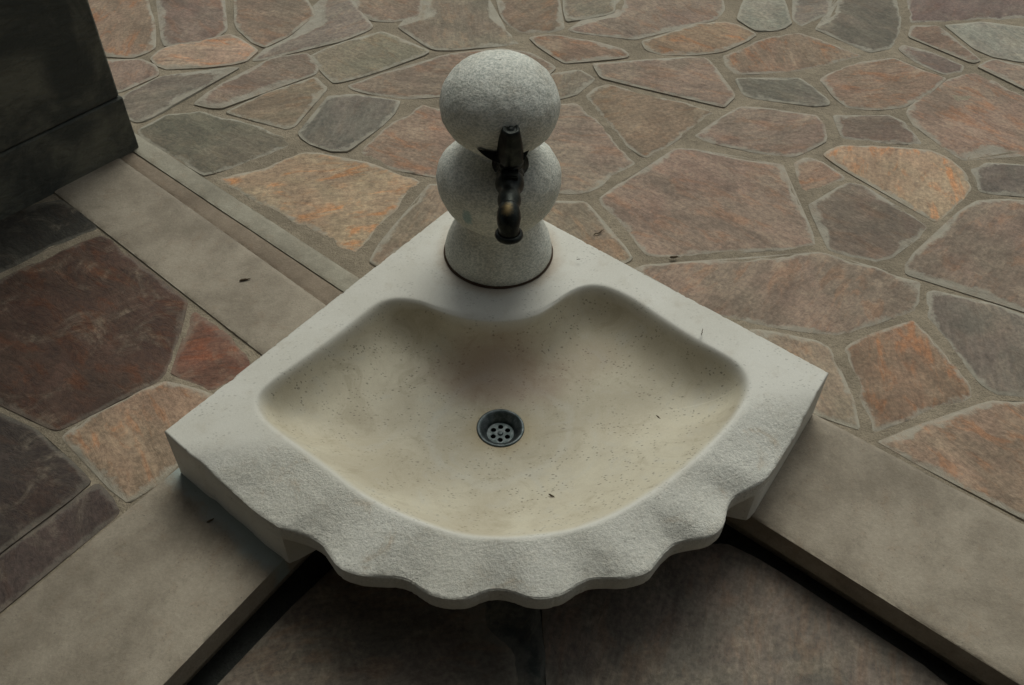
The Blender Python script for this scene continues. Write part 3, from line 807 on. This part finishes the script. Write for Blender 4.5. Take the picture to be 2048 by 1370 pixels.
# plan of the block under the lip: straight sides, then it turns in beneath the scallops
body = [A_, SLb, np.array([-0.20, -0.150]), np.array([0.0, -0.12]), np.array([0.19, -0.10]), SRb, B_, C_]
Rb = np.minimum(radial(np.array(body), th), Ro)
ring(Ro, z_edge * 0.5 + (z_edge - 0.034) * 0.5, wf * 0.5, zeros)
zl = z_edge - 0.034
ring(Ro - 0.001 * wf, zl + 0.003, wf * 0.4, zeros)
ring(np.where(wf < 0.01, Ro, np.maximum(Ro - 0.004, Rb)), zl, wf * 0.3, zeros)
Rc = np.maximum(Rb, np.minimum(Ri + 0.004, Ro))
ring(Rc + (Ro - Rc) * 0.5, np.minimum(zl, H - 0.050), wf * 0.2, zeros)
ring(Rc, np.minimum(zl, H - 0.056), zeros, zeros)
ring(np.maximum(Rb, Ri * 0.86), zeros + 0.022, zeros, zeros)
Rb = np.maximum(Rb, Ri * 0.74)
ring(Rb, zeros + 0.004, zeros, zeros)
ring(Rb, zeros, zeros, zeros)
ring(Rb * 0.3, zeros, zeros, zeros)
faces = []
for r in range(rings - 1):
    for k in range(NA):
        k2 = (k + 1) % NA
        faces.append((r * NA + k, r * NA + k2, (r + 1) * NA + k2, (r + 1) * NA + k))
me = mesh('bowl', verts, faces, True)
me.set_sharp_from_angle(angle=math.radians(42))
attr(me, 'rough', rough_a); attr(me, 'bowl', bowl_a)
bowl = link('bowl', me, M_BASIN, basin)

def lathe(prof, seg=48, ax=(0, 0, 1), org=(0, 0, 0), jit=0.0, seed=0.0, flute=None, close=False):
    """profile of (radius, height) turned about an axis"""
    axv = Vector(ax).normalized(); org = Vector(org)
    u = axv.orthogonal().normalized(); v = axv.cross(u)
    V, F = [], []
    for (r, h) in prof:
        for k in range(seg):
            a = 2 * math.pi * k / seg
            rr = r
            if flute: rr = r * (1 + flute[1] * math.cos(flute[0] * a))
            p = org + axv * h + (u * math.cos(a) + v * math.sin(a)) * rr
            if jit:
                d = (nz(p.x * 38 + seed, p.y * 38, p.z * 38) * 0.6 + nz(p.x * 110, p.y * 110 + seed, p.z * 110) * 0.5 + nz(p.x * 9, p.y * 9, p.z * 9 + seed) * 1.2) * jit
                p = p + (u * math.cos(a) + v * math.sin(a)) * d
            V.append(tuple(p))
    for i in range(len(prof) - 1):
        for k in range(seg):
            k2 = (k + 1) % seg
            F.append((i * seg + k, i * seg + k2, (i + 1) * seg + k2, (i + 1) * seg + k))
    if close:
        F.append(tuple(range(seg))[::-1]); b = (len(prof) - 1) * seg; F.append(tuple(b + k for k in range(seg)))
    return V, F

# ---- drain
zd = H - DEPTH
drain = empty('drain', (DC[0], DC[1], zd), basin)
V, F = lathe([(0.0415, -0.004), (0.0415, 0.0012), (0.040, 0.0024), (0.037, 0.0022), (0.0335, -0.001), (0.0295, -0.0055), (0.0265, -0.0085), (0.0245, -0.012), (0.0235, -0.0165), (0.0232, -0.030), (0.0232, -0.060)], 56)
link('flange', mesh('flange', V, F, True), M_STEEL, drain)
hp = []
lo = []
RP = 0.0236
loops = [[(RP * math.cos(a), RP * math.sin(a)) for a in np.linspace(0, 2 * math.pi, 48, endpoint=False)]]
cs = [(0.0142 * math.cos(math.radians(90 + 60 * i)), 0.0142 * math.sin(math.radians(90 + 60 * i))) for i in range(6)]
for cx_, cy_ in cs:
    loops.append([(cx_ + 0.0047 * math.cos(a), cy_ + 0.0047 * math.sin(a)) for a in np.linspace(0, 2 * math.pi, 18, endpoint=False)])
pts_, eds = [], []
for lp in loops:
    b = len(pts_); pts_ += lp; eds += [(b + i, b + (i + 1) % len(lp)) for i in range(len(lp))]
vs2, _, fs2, *_ = delaunay_2d_cdt([Vector(p) for p in pts_], eds, [], 0, 1e-7, False)
keepf = []
for f in fs2:
    c = sum((vs2[i] for i in f), Vector((0, 0))) / len(f)
    if c.length < RP and all((c - Vector(q)).length > 0.0046 for q in cs): keepf.append(f)
nv2 = len(vs2)
pv = [(v[0], v[1], -0.0150) for v in vs2] + [(v[0], v[1], -0.0172) for v in vs2]
pf = [tuple(f) for f in keepf] + [tuple(i + nv2 for i in f)[::-1] for f in keepf]
b = 48
for cx_, cy_ in cs:
    for i in range(18): pf.append((b + i, b + (i + 1) % 18, b + (i + 1) % 18 + nv2, b + i + nv2))
    b += 18
link('strainer', mesh('strainer', pv, pf), M_STEEL, drain)
V, F = lathe([(0.0, -0.0128), (0.0030, -0.0128), (0.0045, -0.0132), (0.0052, -0.0150)], 20)
link('screw', mesh('screw', V, F, True), M_STEEL, drain)
V, F = lathe([(0.0228, -0.020), (0.0226, -0.059), (0.0, -0.059)], 32)
link('pipe', mesh('pipe', V, F, True), M_DARK, drain)

# ------------------------------------------------------------------ post of two balls with its tap
PX, PY = at(997, 503, H)[:2]
post = empty('tap_post', (PX, PY, H))
tag(post, 'rough limestone post of two stacked balls on a flared foot, holding the black tap', 'stone post')
V, F = lathe([(0.0, 0.0), (0.098, 0.0), (0.1005, 0.002), (0.1015, 0.008), (0.1012, 0.018), (0.0985, 0.030), (0.0945, 0.042), (0.0895, 0.053), (0.084, 0.063), (0.079, 0.072), (0.0755, 0.080), (0.073, 0.09), (0.07, 0.11)], 120, jit=0.0010, seed=3)
link('foot', mesh('foot', V, F, True), M_POST, post)
def ball(zc, R1, Rlow, Rup, seed, sq=1.0):
    prof = []
    for i in range(57):
        a = -math.pi / 2 + math.pi * i / 56
        c_, s_ = math.cos(a), math.sin(a)
        if s_ > 0: c_, s_ = max(c_, 0) ** sq, s_ ** sq
        prof.append((max(R1 * c_, 0.00001), zc + (Rup if s_ > 0 else Rlow) * s_))
    V, F = lathe(prof, 150, jit=0.0022, seed=seed)
    return link('ball', mesh('ball', V, F, True), M_POST, post)
ball(0.178, 0.1095, 0.1080, 0.068, 11, 0.92)
ball(0.327, 0.1000, 0.0840, 0.0800, 23)
V, F = lathe([(0.060, 0.232), (0.050, 0.238), (0.047, 0.244), (0.050, 0.252), (0.060, 0.262)], 90, jit=0.0010, seed=5)
link('neck', mesh('neck', V, F, True), M_POST, post)
V, F = lathe([(0.098, 0.0002), (0.104, 0.0004), (0.1045, 0.0018), (0.1025, 0.0034), (0.1005, 0.004)], 90, jit=0.0009, seed=9)
link('joint_ring', mesh('joint_ring', V, F, True), M_RUST, post)

# tap, coordinates relative to the post
TX = 0.020
WORN = (TX - 0.003, -0.190, 0.256)
M_BRONZE = bronze_material('black_bronze', True)
tap = empty('tap', (0, 0, 0), post)
fwd = Vector((0, -1, -0.06)).normalized()
o0 = Vector((TX, -0.060, 0.252))
V, F = lathe([(0.019, 0.0), (0.026, 0.004), (0.026, 0.012), (0.021, 0.016), (0.0215, 0.026), (0.0220, 0.030), (0.0220, 0.036), (0.0205, 0.040), (0.0230, 0.046), (0.0240, 0.054), (0.0230, 0.062), (0.0200, 0.068), (0.0185, 0.073), (0.0170, 0.080), (0.0185, 0.088), (0.0192, 0.095), (0.0185, 0.102), (0.0168, 0.108), (0.0163, 0.113)], 40, ax=fwd, org=o0)
link('valve_body', mesh('valve_body', V, F, True), M_BRONZE, tap)
V, F = lathe([(0.021, 0.0), (0.0245, 0.002), (0.0245, 0.011), (0.021, 0.013)], 6, ax=fwd, org=o0 + fwd * 0.0155, close=True)
link('hex_nut', mesh('hex_nut', V, F), M_BRONZE, tap)
V, F = lathe([(0.0, 0.0), (0.026, 0.001), (0.031, 0.004), (0.031, 0.007), (0.024, 0.010)], 40, ax=fwd, org=o0 - fwd * 0.002)
link('wall_flange', mesh('wall_flange', V, F, True), M_BRONZE, tap)
# flat boss on the body
bm = bmesh.new()
bmesh.ops.create_cube(bm, size=1)
bmesh.ops.scale(bm, vec=(0.026, 0.032, 0.014), verts=bm.verts)
bmesh.ops.bevel(bm, geom=bm.edges[:], offset=0.002, segments=2, affect='EDGES')
me = bpy.data.meshes.new('boss'); bm.to_mesh(me); bm.free()
bo = link('boss', me, M_BRONZE, tap, (TX, -0.113, 0.2685))
bo.rotation_euler = (math.radians(3.4), 0, 0)
# spout: swept tube bending down, with a rolled mouth
def tube(path, radii, seg=24, cap=True):
    V, F = [], []
    P = [Vector(p) for p in path]
    for i, p in enumerate(P):
        d = (P[min(i + 1, len(P) - 1)] - P[max(i - 1, 0)]).normalized()
        u = d.cross(Vector((1, 0, 0))).normalized(); v = Vector((1, 0, 0))
        for k in range(seg):
            a = 2 * math.pi * k / seg
            V.append(tuple(p + (v * math.cos(a) + u * math.sin(a)) * radii[i]))
    for i in range(len(P) - 1):
        for k in range(seg):
            k2 = (k + 1) % seg
            F.append((i * seg + k, i * seg + k2, (i + 1) * seg + k2, (i + 1) * seg + k))
    if cap: F.append(tuple((len(P) - 1) * seg + k for k in range(seg)))
    return V, F
e0 = o0 + fwd * 0.112
V, F = tube([e0, e0 + Vector((0, -0.010, -0.002)), e0 + Vector((0, -0.019, -0.008)), e0 + Vector((0, -0.024, -0.016)), e0 + Vector((0.0005, -0.026, -0.022)), e0 + Vector((0.001, -0.027, -0.028))],
            [0.0165, 0.0188, 0.0195, 0.0180, 0.0168, 0.0170], cap=False)
link('spout', mesh('spout', V, F, True), M_BRONZE, tap)
mo = e0 + Vector((0.001, -0.027, -0.028))
V, F = lathe([(0.0182, 0.0), (0.0222, -0.002), (0.0232, -0.006), (0.0215, -0.009), (0.0165, -0.009), (0.015, -0.004), (0.015, 0.01)], 36, ax=(0, 0.06, 1), org=mo)
link('mouth_ring', mesh('mouth_ring', V, F, True), M_BRONZE, tap)
# bonnet collar and fluted handle, leaning a little towards the viewer
hd = Vector((0.0, -0.10, 1)).normalized()
hb = Vector((TX, -0.093, 0.268))
V, F = lathe([(0.020, 0.0), (0.0225, 0.004), (0.0225, 0.011), (0.019, 0.014)], 6, ax=hd, org=hb, close=True)
link('bonnet', mesh('bonnet', V, F), M_BRONZE, tap)
hnd = empty('handle', tuple(hb + hd * 0.012), tap)
V, F = lathe([(0.012, 0.0), (0.0215, 0.001), (0.0225, 0.008), (0.0212, 0.022), (0.0195, 0.038), (0.0172, 0.052), (0.0150, 0.062), (0.0136, 0.066), (0.0110, 0.0672), (0.0095, 0.0655), (0.0060, 0.0655), (0.0045, 0.0680), (0.0, 0.0685)], 40, ax=hd, flute=(5, 0.055))
# handle is the third level: keep grip and wings as meshes on the handle's own node
grip = link('grip', mesh('grip', V, F, True), M_BRONZE, tap, tuple(hb + hd * 0.012))
bpy.data.objects.remove(hnd)
def wing(sgn, length, name='wing'):
    a = Vector((TX + sgn * 0.014, -0.100, 0.290))
    pr = [(0, 0.014, 0.006), (0, -0.020, 0.004), (sgn * length * 0.45, -0.004, 0.005), (sgn * length, 0.016, 0.009)]
    # pointed leaf: outline in the plane of the lever, with thickness
    out = [(0.0, 0.009), (sgn * length * 0.35, 0.0075), (sgn * length, 0.0125), (sgn * length * 0.78, 0.004), (sgn * length * 0.55, -0.002), (sgn * length * 0.30, -0.007), (0.0, -0.010)]
    V = [(x, 0.0035, z) for x, z in out] + [(x, -0.0035, z) for x, z in out]
    n_ = len(out)
    F = [tuple(range(n_)), tuple(range(n_, 2 * n_))[::-1]] + [(i, (i + 1) % n_, (i + 1) % n_ + n_, i + n_) for i in range(n_)]
    me = mesh(name, V, F)
    o = link(name, me, M_BRONZE, tap, tuple(a))
    o.rotation_euler = (math.radians(-38), 0, 0)
    return o
wing(-1, 0.040); wing(1, 0.016)

# ------------------------------------------------------------------ pillar, and the added porch that casts shade
pc = np.array(at(275, 298)[:2])
pdir = np.array([math.cos(math.radians(231)), math.sin(math.radians(231))])   # along the front face
pback = np.array([math.cos(math.radians(141)), math.sin(math.radians(141))])
pillar = empty('stone_pillar', (pc[0], pc[1], 0.0))
tag(pillar, 'dark square stone pillar rising from the paving in the shaded upper left corner', 'pillar')
PW, PD, PH = 0.46, 0.40, 2.45
def box_blk(name, s0, s1, t0, t1, z0, z1, mat, col=None, jit=0.004, bev=0.006, rd=None):
    rd = rd or random.Random(1)
    bm = bmesh.new()
    vv = []
    for z in (z0, z1):
        for s, t in ((s0, t0), (s1, t0), (s1, t1), (s0, t1)):
            p = pdir * s + pback * t
            vv.append(bm.verts.new((p[0] + rd.uniform(-jit, jit), p[1] + rd.uniform(-jit, jit), z + rd.uniform(-jit, jit) * .5)))
    for f in ((3, 2, 1, 0), (4, 5, 6, 7), (0, 1, 5, 4), (1, 2, 6, 5), (2, 3, 7, 6), (3, 0, 4, 7)):
        bm.faces.new([vv[i] for i in f])
    bmesh.ops.recalc_face_normals(bm, faces=bm.faces)
    bmesh.ops.bevel(bm, geom=bm.edges[:], offset=bev, segments=1, affect='EDGES')
    me = bpy.data.meshes.new(name); bm.to_mesh(me); bm.free()
    o = link(name, me, mat, pillar)
    if col: o.color = (*col, 1)
    return o
core = box_blk('mortar_core', 0.010, PW - .010, 0.010, PD - .010, -0.02, PH, M_PILLAR, (0.07, 0.07, 0.062), jit=0, bev=0.003)
rp = random.Random(5)
z = -0.01
ci = 0
while z < PH - 0.02:
    hgt = 0.150 if ci == 0 else (0.52, 0.38, 0.45, 0.40)[ci % 4]
    z1 = min(z + hgt, PH)
    cut = (0.235, 0.30, 0.21, 0.27)[ci % 4]
    o_ = -0.004 if ci == 0 else 0.0
    for s0, s1 in (((o_, PW),) if ci == 0 else ((o_, cut - .0005), (cut + .0005, PW))):
        for t0, t1 in ((o_, PD * .5 - .001), (PD * .5 + .001, PD)):
            k = rp.uniform(0.94, 1.06)
            col = (0.130 * k, 0.138 * k, 0.124 * k)
            if s0 > 0.1 and ci == 1 and t0 <= 0: col = (0.16, 0.20, 0.195)
            box_blk('stone_block', s0, s1, t0, t1, z + .0002, z1 - .0002, M_PILLAR, col, rd=rp, jit=0.0008, bev=0.003 if ci == 0 else 0.005)
    z = z1; ci += 1

roof = empty('shading_porch_roof', (0, 0, 2.45))  # out of view, added so the left and near side fall in shade
tag(roof, 'unseen timber porch roof, added to shade the left and near side', 'shading roof')
def prism(name, pts, z0, z1, mat, parent):
    n_ = len(pts)
    V = [(x, y, z0) for x, y in pts] + [(x, y, z1) for x, y in pts]
    F = [tuple(range(n_))[::-1], tuple(range(n_, 2 * n_))] + [(i, (i + 1) % n_, (i + 1) % n_ + n_, i + n_) for i in range(n_)]
    return link(name, mesh(name, V, F), mat, parent)
M_WOOD = plain('dark_timber', (0.09, 0.065, 0.045))
M_WALL = plain('house_plaster', (0.35, 0.33, 0.29))
prism('shading_deck', [(-4.5, -3.0), (3.5, -3.0), (3.5, -0.70), (-0.75, -0.70), (-1.15, 1.25), (-4.5, 1.25)], 0.0, 0.14, M_WOOD, roof)
wall = link('shading_house_wall', mesh('shading_house_wall', [(-4.5, -3.0, -.08), (3.5, -3.0, -.08), (3.5, -3.25, -.08), (-4.5, -3.25, -.08), (-4.5, -3.0, 2.45), (3.5, -3.0, 2.45), (3.5, -3.25, 2.45), (-4.5, -3.25, 2.45)],
            [(0, 1, 5, 4), (1, 2, 6, 5), (2, 3, 7, 6), (3, 0, 4, 7), (4, 5, 6, 7)]), M_WALL)  # stands out of view, added to cut low light from behind
tag(wall, 'unseen plaster house wall behind the viewer, added to block low light', 'wall')

# ------------------------------------------------------------------ litter
def bit(x, y, z, length, wid, ang, label, cat='twig', name='twig', lift=0.002):
    p = at(x, y, z)
    rd = random.Random(int(x))
    path = []
    for i in range(6):
        t = i / 5 - .5
        path.append(Vector((math.cos(ang) * length * t + rd.uniform(-1, 1) * length * .06, math.sin(ang) * length * t + rd.uniform(-1, 1) * length * .06, lift)))
    V, F = [], []
    for i, q in enumerate(path):
        w = wid * (0.35, .9, 1, .95, .7, .25)[i]
        for k in range(6):
            a = math.pi * k / 3
            V.append(tuple(q + Vector((-math.sin(ang) * math.cos(a) * w, math.cos(ang) * math.cos(a) * w, math.sin(a) * w * .6))))
    for i in range(5):
        for k in range(6): F.append((i * 6 + k, i * 6 + (k + 1) % 6, (i + 1) * 6 + (k + 1) % 6, (i + 1) * 6 + k))
    F += [tuple(range(6))[::-1], tuple(30 + k for k in range(6))]
    o = link(name, mesh(name, V, F, True), M_TWIG, None, tuple(p))
    tag(o, label, cat)
bit(489, 561, 0.005, 0.022, 0.0030, 0.3, 'short brown twig on the limestone strip left of the basin')
bit(1348, 515, 0.005, 0.020, 0.0035, 0.1, 'dark twig caught in the paving joint right of the post')
bit(1103, 993, 0.048, 0.011, 0.0016, -0.5, 'tiny dark twig lying in the front of the bowl', lift=0.003)
bit(1316, 836, 0.055, 0.010, 0.0014, -0.9, 'tiny twig on the right slope of the bowl', lift=0.003)
bit(421, 1042, 0.006, 0.013, 0.0020, 0.6, 'small dark twig on the left coping slab')
bit(1198, 466, 0.006, 0.030, 0.0018, 0.7, 'thin twig on the paving between post and large brown stone')
bit(1404, 665, H + .006, 0.018, 0.0008, 1.3, 'hair-thin twig on the right rim of the basin')
bit(1157, 520, H + .006, 0.008, 0.0010, 0.1, 'tiny dark twig on the basin rim right of the post foot')
